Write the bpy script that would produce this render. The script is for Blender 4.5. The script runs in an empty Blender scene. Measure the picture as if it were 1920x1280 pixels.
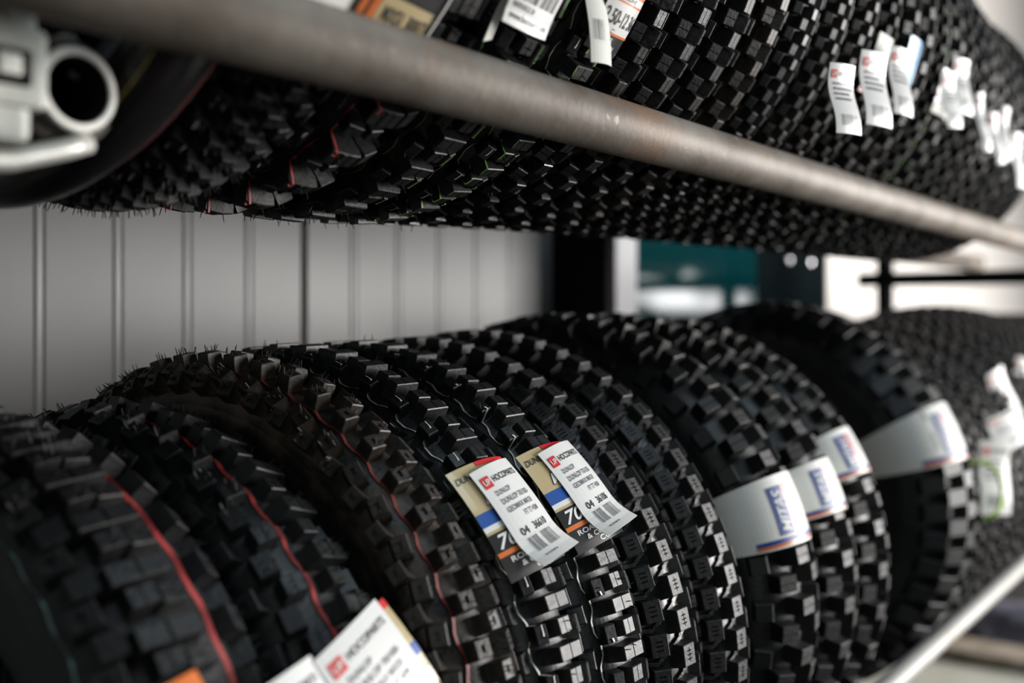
import bpy, bmesh, math, random
from mathutils import Matrix, Vector
import numpy as np

R = math.radians
H0 = 1.30                        # height of the lens above the floor
scene = bpy.context.scene
COL = scene.collection

# ------------------------------------------------------------------ camera
FPX = 2000.0
YAW = math.atan2(1472.0, FPX)    # the rack runs 36 degrees to the right of the view
cd = bpy.data.cameras.new('camera')
cam = bpy.data.objects.new('camera', cd)
COL.objects.link(cam)
cd.sensor_width = 36.0
cd.lens = FPX / 1920.0 * 36.0
cd.shift_y = -44.0 / 1920.0
cd.clip_start = 0.02
cam.location = (0, 0, H0)
# looking along (cos YAW, sin YAW, 0)
cam.rotation_euler = (R(90), 0, YAW - R(90))
cd.dof.use_dof = True
cd.dof.focus_distance = 0.93
cd.dof.aperture_fstop = 2.35
scene.camera = cam

# ------------------------------------------------------------------ light
scene.view_settings.view_transform = 'Standard'
scene.view_settings.look = 'None'
scene.view_settings.gamma = 1.0
scene.view_settings.use_curve_mapping = False
scene.view_settings.exposure = 0.0

w = bpy.data.worlds.new('world')
scene.world = w
w.use_nodes = True
w.node_tree.nodes['Background'].inputs[0].default_value = (0.75, 0.88, 1.0, 1)
w.node_tree.nodes['Background'].inputs[1].default_value = 0.014


def area(name, loc, target, sx, sy, power, col):
    l = bpy.data.lights.new(name, 'AREA')
    l.shape = 'RECTANGLE'
    l.size = sx
    l.size_y = sy
    l.energy = power
    l.color = col
    o = bpy.data.objects.new(name, l)
    COL.objects.link(o)
    o.location = loc
    d = Vector(target) - Vector(loc)
    o.rotation_euler = d.to_track_quat('-Z', 'Y').to_euler()
    return o


area('open_gate_daylight', (4.6, -2.6, 1.5), (1.2, 0.6, 1.2), 3.2, 2.2, 420, (1.0, 0.97, 0.94))
area('roof_light', (1.0, -1.2, 4.2), (1.0, 0.6, 1.2), 2.5, 1.2, 38, (0.74, 0.90, 1.0))
area('far_window', (9.1, -2.6, 1.59), (4.0, 1.0, 1.4), 1.05, 0.32, 5, (1, 1, 1))
area('far_window_low', (10.4, -2.6, 1.47), (5.0, 1.0, 1.3), 1.0, 0.2, 3.5, (1, 1, 1))
area('side_window', (-2.2, -1.6, 1.7), (0.6, 1.1, 1.2), 1.4, 1.2, 13, (0.93, 1.0, 0.95))

# ------------------------------------------------------------------ materials
MAT = {}


def mat(name, col=(0.5, 0.5, 0.5), rough=0.5, metal=0.0, spec=0.5, col2=None, scale=20.0, lo=0.4, hi=0.6,
        bump=0.0, bscale=200.0, coat=0.0, detail=4.0, rough2=None):
    m = bpy.data.materials.new(name)
    m.use_nodes = True
    nt = m.node_tree
    b = nt.nodes['Principled BSDF']
    b.inputs['Base Color'].default_value = (*col, 1)
    b.inputs['Roughness'].default_value = rough
    b.inputs['Metallic'].default_value = metal
    b.inputs['Specular IOR Level'].default_value = spec
    b.inputs['Coat Weight'].default_value = coat
    b.inputs['Coat Roughness'].default_value = 0.12
    tc = nt.nodes.new('ShaderNodeTexCoord')
    if col2 is not None:
        n = nt.nodes.new('ShaderNodeTexNoise')
        n.inputs['Scale'].default_value = scale
        n.inputs['Detail'].default_value = detail
        nt.links.new(tc.outputs['Object'], n.inputs['Vector'])
        r = nt.nodes.new('ShaderNodeValToRGB')
        r.color_ramp.elements[0].position = lo
        r.color_ramp.elements[0].color = (*col, 1)
        r.color_ramp.elements[1].position = hi
        r.color_ramp.elements[1].color = (*col2, 1)
        nt.links.new(n.outputs['Fac'], r.inputs['Fac'])
        nt.links.new(r.outputs['Color'], b.inputs['Base Color'])
        if rough2 is not None:
            mr = nt.nodes.new('ShaderNodeMapRange')
            mr.inputs['From Min'].default_value = lo
            mr.inputs['From Max'].default_value = hi
            mr.inputs['To Min'].default_value = rough
            mr.inputs['To Max'].default_value = rough2
            nt.links.new(n.outputs['Fac'], mr.inputs['Value'])
            nt.links.new(mr.outputs['Result'], b.inputs['Roughness'])
    if bump > 0:
        n2 = nt.nodes.new('ShaderNodeTexNoise')
        n2.inputs['Scale'].default_value = bscale
        n2.inputs['Detail'].default_value = 3.0
        nt.links.new(tc.outputs['Object'], n2.inputs['Vector'])
        bp = nt.nodes.new('ShaderNodeBump')
        bp.inputs['Strength'].default_value = bump
        bp.inputs['Distance'].default_value = 0.002
        nt.links.new(n2.outputs['Fac'], bp.inputs['Height'])
        nt.links.new(bp.outputs['Normal'], b.inputs['Normal'])
    MAT[name] = m
    return m


mat('rubber', (0.006, 0.0062, 0.0065), 0.46, spec=0.45, col2=(0.010, 0.010, 0.011), scale=30, bump=0.25, bscale=260, rough2=0.6)
mat('rubber_gloss', (0.006, 0.0062, 0.0065), 0.24, spec=0.6, col2=(0.014, 0.015, 0.016), scale=40, bump=0.2, bscale=150, rough2=0.4)
mat('rubber_cool', (0.006, 0.0066, 0.007), 0.42, spec=0.5, col2=(0.010, 0.012, 0.014), scale=30, bump=0.2, bscale=220, rough2=0.5)
mat('rubber_brown', (0.013, 0.012, 0.011), 0.45, spec=0.45, col2=(0.085, 0.060, 0.043), scale=34, lo=0.44, hi=0.70, bump=0.3, bscale=220, rough2=0.6)
mat('rubber_dust', (0.014, 0.013, 0.013), 0.5, spec=0.45, col2=(0.040, 0.034, 0.030), scale=18, lo=0.45, hi=0.7, bump=0.3, bscale=220)
mat('rubber_matt', (0.005, 0.005, 0.0055), 0.55, spec=0.3, col2=(0.012, 0.011, 0.011), scale=24, bump=0.25, bscale=240, rough2=0.7)
mat('rubber_rib', (0.008, 0.008, 0.0085), 0.34, spec=0.5, col2=(0.012, 0.012, 0.012), scale=60, bump=0.5, bscale=180, rough2=0.55)
mat('rubber_smooth', (0.012, 0.011, 0.012), 0.30, spec=0.5, bump=0.1, bscale=90)
mat('hair', (0.012, 0.012, 0.012), 0.5)
mat('paint_red', (0.42, 0.045, 0.04), 0.5)
mat('paint_red_dark', (0.26, 0.045, 0.038), 0.5)
mat('paint_white', (0.72, 0.70, 0.62), 0.5)
mat('paint_teal', (0.05, 0.16, 0.17), 0.5)
mat('paint_grey_teal', (0.12, 0.17, 0.16), 0.5)
mat('paint_green', (0.10, 0.24, 0.04), 0.5)
mat('paint_yellow', (0.22, 0.17, 0.03), 0.5)
mat('paint_brown', (0.16, 0.06, 0.05), 0.5)
mat('pipe_metal', (0.130, 0.106, 0.085), 0.58, metal=0.2, col2=(0.235, 0.208, 0.178), scale=14, lo=0.35, hi=0.68, bump=0.2, bscale=120, detail=8)
nt = MAT['pipe_metal'].node_tree
_b = nt.nodes['Principled BSDF']
_src = _b.inputs['Base Color'].links[0].from_socket
_tc = nt.nodes.new('ShaderNodeTexCoord')
for _sc, _lo, _hi, _c in ((9.0, 0.56, 0.70, (0.24, 0.135, 0.075)), (33.0, 0.66, 0.74, (0.14, 0.085, 0.06)), (55.0, 0.68, 0.76, (0.45, 0.43, 0.40))):
    _n = nt.nodes.new('ShaderNodeTexNoise')
    _n.inputs['Scale'].default_value = _sc
    _n.inputs['Detail'].default_value = 5
    nt.links.new(_tc.outputs['Object'], _n.inputs['Vector'])
    _m = nt.nodes.new('ShaderNodeMapRange')
    _m.inputs['From Min'].default_value = _lo
    _m.inputs['From Max'].default_value = _hi
    _m.inputs['To Max'].default_value = 0.75
    nt.links.new(_n.outputs['Fac'], _m.inputs['Value'])
    _x = nt.nodes.new('ShaderNodeMix')
    _x.data_type = 'RGBA'
    nt.links.new(_m.outputs['Result'], _x.inputs[0])
    nt.links.new(_src, _x.inputs[6])
    _x.inputs[7].default_value = (*_c, 1)
    _src = _x.outputs[2]
nt.links.new(_src, _b.inputs['Base Color'])
mat('galvanised', (0.52, 0.53, 0.50), 0.42, metal=0.35, col2=(0.62, 0.61, 0.57), scale=40, bump=0.15, bscale=150)
mat('galvanised_dull', (0.34, 0.36, 0.33), 0.5, metal=0.2, col2=(0.45, 0.44, 0.41), scale=30, bump=0.15, bscale=150)
mat('bore_dark', (0.010, 0.008, 0.007), 0.9, spec=0.1)  # near-black inner faces of the open tube
mat('steel_in_shade', (0.05, 0.042, 0.036), 0.7, col2=(0.10, 0.085, 0.07), scale=30)  # shadow on the cross tube's body and the clamp jaws, put into the colour
mat('rail_white', (0.40, 0.39, 0.37), 0.5, metal=0.1, col2=(0.28, 0.25, 0.20), scale=12, lo=0.55, hi=0.75)
mat('dark_steel', (0.006, 0.006, 0.006), 0.8, spec=0.1)
mat('wall_panel', (0.335, 0.33, 0.332), 0.38, col2=(0.36, 0.355, 0.355), scale=3, bump=0.03, bscale=40)
mat('wall_bead_lit', (0.52, 0.515, 0.52), 0.3)  # paler than the panels: the seam's highlight is painted into the bead
mat('wall_groove', (0.30, 0.30, 0.30), 0.45)
mat('wall_joint', (0.03, 0.03, 0.03), 0.6)
mat('wall_white', (0.86, 0.82, 0.78), 0.5)
mat('post_grey', (0.50, 0.49, 0.51), 0.45)
mat('door_teal', (0.0015, 0.032, 0.036), 0.06, spec=0.7)
mat('door_dark_reflection', (0.002, 0.005, 0.006), 0.85, spec=0.03)  # teal door where it mirrors something dark; that darkness is in the colour
mat('chrome', (0.8, 0.8, 0.85), 0.15, metal=1.0)
mat('floor_concrete', (0.014, 0.0135, 0.013), 0.8, col2=(0.024, 0.023, 0.022), scale=6)
mat('ceiling_grey', (0.35, 0.35, 0.35), 0.8)
mat('wood', (0.24, 0.19, 0.14), 0.65, col2=(0.36, 0.31, 0.25), scale=22, bump=0.2)
mat('dark_board', (0.012, 0.011, 0.012), 0.8, spec=0.2)
mat('wood_pale', (0.50, 0.50, 0.43), 0.6, col2=(0.58, 0.57, 0.50), scale=10)
mat('cloth_blue', (0.10, 0.11, 0.17), 0.8, col2=(0.20, 0.20, 0.26), scale=20)
mat('paper', (0.80, 0.80, 0.78), 0.35, coat=0.5)
mat('paper_matt', (0.74, 0.74, 0.70), 0.5, col2=(0.60, 0.60, 0.56), scale=16, lo=0.55, hi=0.8)
mat('paper_back', (0.60, 0.61, 0.56), 0.6)
mat('tan', (0.55, 0.44, 0.24), 0.3, coat=0.6)
mat('ink', (0.02, 0.02, 0.025), 0.4, coat=0.3)
mat('ink_grey', (0.16, 0.16, 0.18), 0.4, coat=0.3)
mat('label_red', (0.70, 0.035, 0.04), 0.35, coat=0.4)
mat('label_orange', (0.70, 0.17, 0.03), 0.35, coat=0.4)
mat('label_blue', (0.015, 0.085, 0.36), 0.35, coat=0.4)
mat('label_navy', (0.015, 0.06, 0.25), 0.4)
mat('label_cyan', (0.01, 0.22, 0.50), 0.35, coat=0.4)
mat('label_black', (0.018, 0.018, 0.02), 0.3, coat=0.6)
mat('label_purple', (0.09, 0.03, 0.16), 0.4)
mat('label_yellow', (0.75, 0.42, 0.03), 0.4)
mat('strap_lime', (0.36, 0.62, 0.02), 0.45)
m = bpy.data.materials.new('film')
m.use_nodes = True
nt = m.node_tree
nt.nodes.remove(nt.nodes['Principled BSDF'])
_t = nt.nodes.new('ShaderNodeBsdfTransparent')
_g = nt.nodes.new('ShaderNodeBsdfGlossy')
_g.inputs['Roughness'].default_value = 0.12
_mx = nt.nodes.new('ShaderNodeMixShader')
_mx.inputs[0].default_value = 0.06
nt.links.new(_t.outputs[0], _mx.inputs[1])
nt.links.new(_g.outputs[0], _mx.inputs[2])
nt.links.new(_mx.outputs[0], nt.nodes['Material Output'].inputs[0])
MAT['film'] = m

# ------------------------------------------------------------------ helpers


def link(name, me, parent=None, m=None, smooth=False):
    if m is not None and len(me.materials) == 0:
        me.materials.append(MAT[m] if isinstance(m, str) else m)
    o = bpy.data.objects.new(name, me)
    COL.objects.link(o)
    if parent is not None:
        o.parent = parent
    if smooth:
        me.polygons.foreach_set('use_smooth', [True] * len(me.polygons))
    return o


def mesh(name, v, f):
    me = bpy.data.meshes.new(name)
    me.from_pydata([tuple(p) for p in v], [], [tuple(q) for q in f])
    me.update()
    return me


def empty(name, loc, rot=(0, 0, 0)):
    o = bpy.data.objects.new(name, None)
    o.empty_display_size = 0.05
    COL.objects.link(o)
    o.location = loc
    o.rotation_euler = rot
    return o


def tag(o, label, cat, group=None, kind=None):
    if label:
        o['label'] = label
    if cat:
        o['category'] = cat
    if group:
        o['group'] = group
    if kind:
        o['kind'] = kind
    return o


def box_mesh(name, x0, x1, y0, y1, z0, z1, bev=0.0):
    bm = bmesh.new()
    bmesh.ops.create_cube(bm, size=1)
    for v in bm.verts:
        v.co = Vector(((x0 + x1) / 2 + v.co.x * (x1 - x0), (y0 + y1) / 2 + v.co.y * (y1 - y0), (z0 + z1) / 2 + v.co.z * (z1 - z0)))
    if bev > 0:
        bmesh.ops.bevel(bm, geom=list(bm.edges), offset=bev, segments=2, affect='EDGES', profile=0.6)
    me = bpy.data.meshes.new(name)
    bm.to_mesh(me)
    bm.free()
    return me


def tube_mesh(name, p0, p1, r, rin=None, seg=40):
    """straight tube from p0 to p1; hollow with open bore when rin is given"""
    p0, p1 = Vector(p0), Vector(p1)
    d = (p1 - p0).normalized()
    q = d.to_track_quat('Z', 'Y').to_matrix()
    ex, ey = q.col[0], q.col[1]
    v, f = [], []
    if rin is None:
        prof = [(0, 0.0), (0, r - 0.001), (0.001, r), (1, r), (2, r - 0.001), (2, 0.0)]
    L = (p1 - p0).length
    if rin is None:
        prof = [(0, 1e-5), (0, r - 0.001), (0.001, r), (L - 0.001, r), (L, r - 0.001), (L, 1e-5)]
        loop = False
    else:
        prof = [(0.0, rin + 0.0008), (0.0, r - 0.0012), (0.0012, r), (L - 0.0012, r), (L, r - 0.0012), (L, rin + 0.0008), (L - 0.001, rin), (0.001, rin)]
        loop = True
    n = len(prof)
    for i in range(seg):
        a = 2 * math.pi * i / seg
        e = ex * math.cos(a) + ey * math.sin(a)
        for (t, rr) in prof:
            v.append(p0 + d * t + e * rr)
    for i in range(seg):
        j = (i + 1) % seg
        for k in range(n if loop else n - 1):
            l = (k + 1) % n
            f.append((i * n + k, i * n + l, j * n + l, j * n + k))
    return mesh(name, v, f)


def sweep_mesh(name, pts, r, seg=8):
    pts = [Vector(p) for p in pts]
    v, f = [], []
    for i, p in enumerate(pts):
        d = (pts[min(i + 1, len(pts) - 1)] - pts[max(i - 1, 0)]).normalized()
        q = d.to_track_quat('Z', 'Y').to_matrix()
        for k in range(seg):
            a = 2 * math.pi * k / seg
            v.append(p + q.col[0] * (r * math.cos(a)) + q.col[1] * (r * math.sin(a)))
    for i in range(len(pts) - 1):
        for k in range(seg):
            l = (k + 1) % seg
            f.append((i * seg + k, i * seg + l, (i + 1) * seg + l, (i + 1) * seg + k))
    f.append(tuple(range(seg))[::-1])
    f.append(tuple((len(pts) - 1) * seg + k for k in range(seg)))
    return mesh(name, v, f)


# ------------------------------------------------------------------ lettering: all strings are turned into meshes in one go
STRINGS = ['DUNLOP', 'DUNLOP 70/100-', 'GEOMAX MX33', 'FT TT 42M', '04', '36106', '36610', 'HOCOPARTS', 'UP', 'GEOMAX', 'MX33', '70/100',
           'ROAD N', '& COM', 'CO', 'MITAS', 'MXS1 300/7', '2.50-12 36', 'INTERMEDIATE', 'FRONT', ': 7542', ': 33CS/N', 'www.hocoparts.com',
           '06050.00.21.24', 'TT']
TXT = {}


def make_texts():
    tmp = []
    for s in STRINGS:
        for shear in ((0.0, 0.3) if s in ('MITAS', 'DUNLOP', 'MX33', '70/100') else (0.0,)):
            c = bpy.data.curves.new('t', 'FONT')
            c.body = s
            c.shear = shear
            c.offset = 0.018
            c.resolution_u = 3
            o = bpy.data.objects.new('t', c)
            COL.objects.link(o)
            tmp.append((s, shear, o, c))
    dg = bpy.context.evaluated_depsgraph_get()
    for s, shear, o, c in tmp:
        me = bpy.data.meshes.new_from_object(o.evaluated_get(dg))
        v = np.array([p.co[:2] for p in me.vertices])
        f = [tuple(p.vertices) for p in me.polygons]
        v -= v.min(0)
        v /= v.max(0)                      # unit box
        TXT[(s, shear > 0)] = (v, f)
        bpy.data.objects.remove(o)
        bpy.data.curves.remove(c)
        bpy.data.meshes.remove(me)


make_texts()

# ------------------------------------------------------------------ sheets: labels, tags, bands bent over the tyres


class Sheet:
    """a thin bent sheet S(u, v) -> point (metres, tyre-centre coordinates); prints are laid on it"""

    def __init__(self, S, W, H, flip=False):
        self.S, self.W, self.H = S, W, H
        self.flip = flip

    def pt(self, u, v, e=0.0):
        p = self.S(u, v)
        if e == 0.0:
            return p
        d = 1e-4
        du = self.S(u + d, v) - self.S(u - d, v)
        dv = self.S(u, v + d) - self.S(u, v - d)
        n = du.cross(dv).normalized()
        return p + n * (-e if self.flip else e)

    def patch(self, name, u0, v0, u1, v1, m, parent, e=0.0003, th=0.0, nu=8, nv=8, back=None):
        v, f = [], []
        for i in range(nu + 1):
            for j in range(nv + 1):
                v.append(self.pt(u0 + (u1 - u0) * i / nu, v0 + (v1 - v0) * j / nv, e))
        k = nv + 1
        for i in range(nu):
            for j in range(nv):
                q = (i * k + j, (i + 1) * k + j, (i + 1) * k + j + 1, i * k + j + 1)
                f.append(q[::-1] if self.flip else q)
        if th > 0:
            n = len(v)
            for i in range(nu + 1):
                for j in range(nv + 1):
                    v.append(self.pt(u0 + (u1 - u0) * i / nu, v0 + (v1 - v0) * j / nv, e - th))
            f += [tuple(n + x for x in q[::-1]) for q in list(f)]
            rim = [i * k for i in range(nu + 1)] + [nu * k + j for j in range(1, nv + 1)] + [i * k + nv for i in range(nu - 1, -1, -1)] + [j for j in range(nv - 1, 0, -1)]
            for a in range(len(rim)):
                b = (a + 1) % len(rim)
                q = (rim[a], n + rim[a], n + rim[b], rim[b])
                f.append(q[::-1] if self.flip else q)
        me = mesh(name, v, f)
        return link(name, me, parent, m, smooth=(th == 0.0))

    def text(self, s, u, v, wd, ht, m, parent, e=0.0006, italic=False, rot=False, name='lettering', mirror=False):
        vv, ff = TXT[(s, italic)]
        out = []
        for x, y in vv:
            if mirror:
                x = 1 - x
            if rot:
                out.append(self.pt(u - y * ht, v + x * wd, e))
            else:
                out.append(self.pt(u + x * wd, v + y * ht, e))
        if mirror or self.flip:
            ff = [q[::-1] for q in ff]
        return link(name, mesh(name, out, ff), parent, m)

    def bars(self, u0, v0, u1, v1, n, m, parent, seed=1, e=0.0006, name='barcode'):
        rnd = random.Random(seed)
        v, f = [], []
        x = u0
        step = (u1 - u0) / n
        for i in range(n):
            wd = step * rnd.choice((0.25, 0.4, 0.6))
            b = len(v)
            for j in range(4):
                y = v0 + (v1 - v0) * j / 3
                v.append(self.pt(x, y, e))
                v.append(self.pt(x + wd, y, e))
            for j in range(3):
                f.append((b + 2 * j, b + 2 * j + 1, b + 2 * j + 3, b + 2 * j + 2))
            x += step
        if self.flip:
            f = [q[::-1] for q in f]
        return link(name, mesh(name, v, f), parent, m)

    def lines(self, u0, v0, u1, v1, n, m, parent, seed=1, e=0.0006, name='small_print'):
        """rows of tiny print too small to read"""
        rnd = random.Random(seed)
        v, f = [], []
        for r_ in range(n):
            y = v1 + (v0 - v1) * (r_ + 0.2) / n
            hgt = abs(v1 - v0) / n * 0.5
            x = u0
            end = u0 + (u1 - u0) * rnd.uniform(0.7, 1.0)
            while x < end:
                wd = rnd.uniform(0.0012, 0.0022)
                b = len(v)
                v += [self.pt(x, y - hgt, e), self.pt(x + wd, y - hgt, e), self.pt(x + wd, y, e), self.pt(x, y, e)]
                f.append((b, b + 1, b + 2, b + 3))
                x += wd + rnd.uniform(0.0006, 0.0018)
        if self.flip:
            f = [q[::-1] for q in f]
        return link(name, mesh(name, v, f), parent, m)


# ------------------------------------------------------------------ tyres
BLOCKS = {}


def block(kind, wd, ln, h, ch=0.0012, sink=0.005):
    """one rubber block, base at z=0 (sunk a little), top at z=h; x across the tyre, y along the tread"""
    key = (kind, round(wd, 4), round(ln, 4), round(h, 4))
    if key in BLOCKS:
        return BLOCKS[key]
    hx, hy = wd / 2, ln / 2
    xs, ys, low = [-1, 1], [-1, 1], set()
    if kind == 'bars':           # three slots across the block
        xs = [-1, -0.50, 0.42, 1]
        ys = [-1, -0.50, -0.36, -0.07, 0.07, 0.36, 0.50, 1]
        low = {(1, 1), (1, 3), (1, 5)}
    elif kind == 'cross':        # one long slot crossed by three short ones
        xs = [-1, -0.45, -0.06, 0.08, 0.45, 1]
        ys = [-1, -0.70, -0.46, -0.34, -0.06, 0.06, 0.34, 0.46, 0.70, 1]
        low = {(2, j) for j in range(1, 8)} | {(i, j) for i in (1, 3) for j in (2, 4, 6)}
    elif kind == 'split':        # a groove cut right across
        ys = [-1, -0.06, 0.06, 1]
        low = {(0, 1)}
    elif kind == 'splitx':
        xs = [-1, -0.07, 0.07, 1]
        low = {(1, 0)}
    elif kind == 'dimple':
        xs = [-1, -0.35, 0.2, 1]
        ys = [-1, -0.45, 0.45, 1]
        low = {(1, 1)}
    elif kind == 'cup':          # wide paddle with a scooped front
        xs = [-1, -0.62, -0.55, -0.05, 0.05, 0.55, 0.62, 1]
        low = {(3, 0)}
    d = min(0.0022, h * 0.3)
    tx, ty = hx * 0.88, hy * 0.88
    ox, oy = tx - ch * 0.6, ty - ch * 0.6
    V, F = [], []

    def q(a, b, c, e):
        n = len(V)
        V.extend([a, b, c, e])
        F.append((n, n + 1, n + 2, n + 3))

    def ring(x0, y0, z0, x1, y1, z1):
        A = [(-x0, -y0, z0), (x0, -y0, z0), (x0, y0, z0), (-x0, y0, z0)]
        B = [(-x1, -y1, z1), (x1, -y1, z1), (x1, y1, z1), (-x1, y1, z1)]
        for i in range(4):
            j = (i + 1) % 4
            q(A[i], A[j], B[j], B[i])
    ring(hx, hy, -sink, tx, ty, h - ch * 0.7)
    ring(tx, ty, h - ch * 0.7, ox, oy, h)
    nx, ny = len(xs) - 1, len(ys) - 1
    Hm = [[h - d if (i, j) in low else h for j in range(ny)] for i in range(nx)]
    for i in range(nx):
        for j in range(ny):
            x0, x1, y0, y1, z = xs[i] * ox, xs[i + 1] * ox, ys[j] * oy, ys[j + 1] * oy, Hm[i][j]
            q((x0, y0, z), (x1, y0, z), (x1, y1, z), (x0, y1, z))
            if i + 1 < nx and Hm[i + 1][j] != z:
                z2 = Hm[i + 1][j]
                q((x1, y0, z), (x1, y0, z2), (x1, y1, z2), (x1, y1, z))
            if j + 1 < ny and Hm[i][j + 1] != z:
                z2 = Hm[i][j + 1]
                q((x0, y1, z), (x1, y1, z), (x1, y1, z2), (x0, y1, z2))
    BLOCKS[key] = (V, F)
    return BLOCKS[key]


BMESH = {}


def block_mesh(kind, wd, ln, h, m):
    key = (kind, round(wd, 4), round(ln, 4), round(h, 4), m)
    if key not in BMESH:
        V, F = block(kind, wd, ln, h)
        me = mesh('tread_block', V, F)
        bm = bmesh.new()
        bm.from_mesh(me)
        bmesh.ops.remove_doubles(bm, verts=bm.verts, dist=1e-6)
        bmesh.ops.recalc_face_normals(bm, faces=bm.faces)
        bm.to_mesh(me)
        bm.free()
        me.materials.append(MAT[m])
        BMESH[key] = me
    return BMESH[key]


SY, CY = math.sin(YAW), math.cos(YAW)


def seen(p, n):
    """does a block at world point p with normal n face the camera inside the frame?"""
    x, y, z = p[0], p[1], p[2] - H0
    d = x * CY + y * SY
    if d < 0.15:
        return False
    px = 960 + FPX * (x * SY - y * CY) / d
    py = 596 - FPX * z / d
    if not (-40 < px < 1960 and -40 < py < 1320):
        return False
    v = Vector((-x, -y, -z)).normalized()
    return v.dot(n) > -0.25


def frame(x, th, phi):
    """block frame: x across, y towards the top of the tyre, z outwards"""
    en = Vector((0, -math.sin(th), math.cos(th)))
    et = Vector((0, math.cos(th), math.sin(th)))
    ex = Vector((1, 0, 0))
    n2 = en * math.cos(phi) + ex * math.sin(phi)
    x2 = ex * math.cos(phi) - en * math.sin(phi)
    return x2, et, n2


# a pattern: pitch length, height, rows of (phi degrees, width, length, phase, kind, height factor, spin degrees)
PAT = {
    'bars': (0.0320, 0.0115, [(-74, .016, .018, .50, 'plain', .8, 0), (-45, .0205, .0225, 0.0, 'bars', 1, 0), (-4, .0225, .0225, .46, 'cross', 1, 0),
                              (40, .016, .023, .02, 'bars', .95, 0)]),
    'cups': (0.0400, 0.0130, [(-62, .017, .017, .50, 'dimple', .9, 0), (-33, .013, .017, .05, 'plain', 1, 0), (-2, .034, .014, .52, 'cup', 1.05, 0),
                              (2, .020, .015, .02, 'splitx', .9, 0), (34, .013, .018, .10, 'plain', 1, 0), (63, .018, .017, .55, 'dimple', .9, 0)]),
    'cups_wide': (0.0440, 0.0135, [(-66, .019, .019, .50, 'dimple', .9, 0), (-38, .017, .020, .05, 'plain', 1, 0), (-14, .018, .016, .55, 'splitx', 1, 0), (6, .040, .016, .15, 'cup', 1.05, 0),
                                   (18, .018, .015, .60, 'plain', .9, 0), (40, .017, .021, .10, 'splitx', 1, 0), (66, .019, .019, .55, 'dimple', .9, 0)]),
    'studs': (0.0360, 0.0140, [(-64, .016, .017, .50, 'dimple', 1, 8), (-36, .016, .018, .02, 'dimple', 1, -8), (-12, .017, .016, .55, 'dimple', 1, 0),
                               (13, .017, .016, .10, 'dimple', 1, 0), (37, .016, .018, .60, 'dimple', 1, 8), (64, .016, .017, .12, 'dimple', 1, -8)]),
    'bigsplit': (0.0560, 0.0180, [(-64, .020, .022, .05, 'plain', .8, 0), (-36, .023, .021, .50, 'split', 1, 0), (-9, .025, .021, .02, 'split', 1, 0),
                                  (13, .024, .021, .42, 'split', 1, 0), (38, .021, .021, .92, 'split', 1, 0), (64, .017, .026, .42, 'plain', .9, 0)]),
    'lugs': (0.0500, 0.0150, [(-60, .034, .030, .50, 'plain', .9, 0), (-31, .036, .030, .02, 'plain', 1, 0), (-3, .036, .028, .52, 'split', 1, 0),
                              (24, .034, .028, .04, 'split', 1, 0), (58, .030, .026, .55, 'plain', .9, 0)]),
    'paddle': (0.0520, 0.0170, [(-60, .019, .022, .06, 'plain', .9, 6), (-27, .023, .019, .0, 'splitx', 1, 3), (2, .021, .018, .0, 'splitx', 1, 0), (29, .023, .019, .0, 'plain', 1, -3), (60, .019, .022, .06, 'splitx', .9, -6),
                              (-14, .018, .012, .5, 'plain', .6, 0), (16, .018, .012, .5, 'plain', .6, 0)]),
    'small': (0.0270, 0.0105, [(-64, .014, .013, .50, 'plain', 1, 0), (-42, .013, .013, .0, 'plain', 1, 0), (-20, .013, .013, .5, 'splitx', 1, 0), (0, .013, .013, .0, 'plain', 1, 0),
                               (20, .013, .013, .5, 'splitx', 1, 0), (42, .013, .013, .0, 'plain', 1, 0), (64, .014, .013, .5, 'plain', 1, 0)]),
    'square': (0.0340, 0.0135, [(-60, .018, .018, .5, 'splitx', .9, 0), (-30, .018, .017, .0, 'split', 1, 0), (0, .020, .017, .5, 'splitx', 1, 0),
                                (30, .018, .017, .0, 'split', 1, 0), (60, .018, .018, .5, 'splitx', .9, 0)]),
    'smooth': (0.0, 0.0, []),
}
TYRES = []


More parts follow.
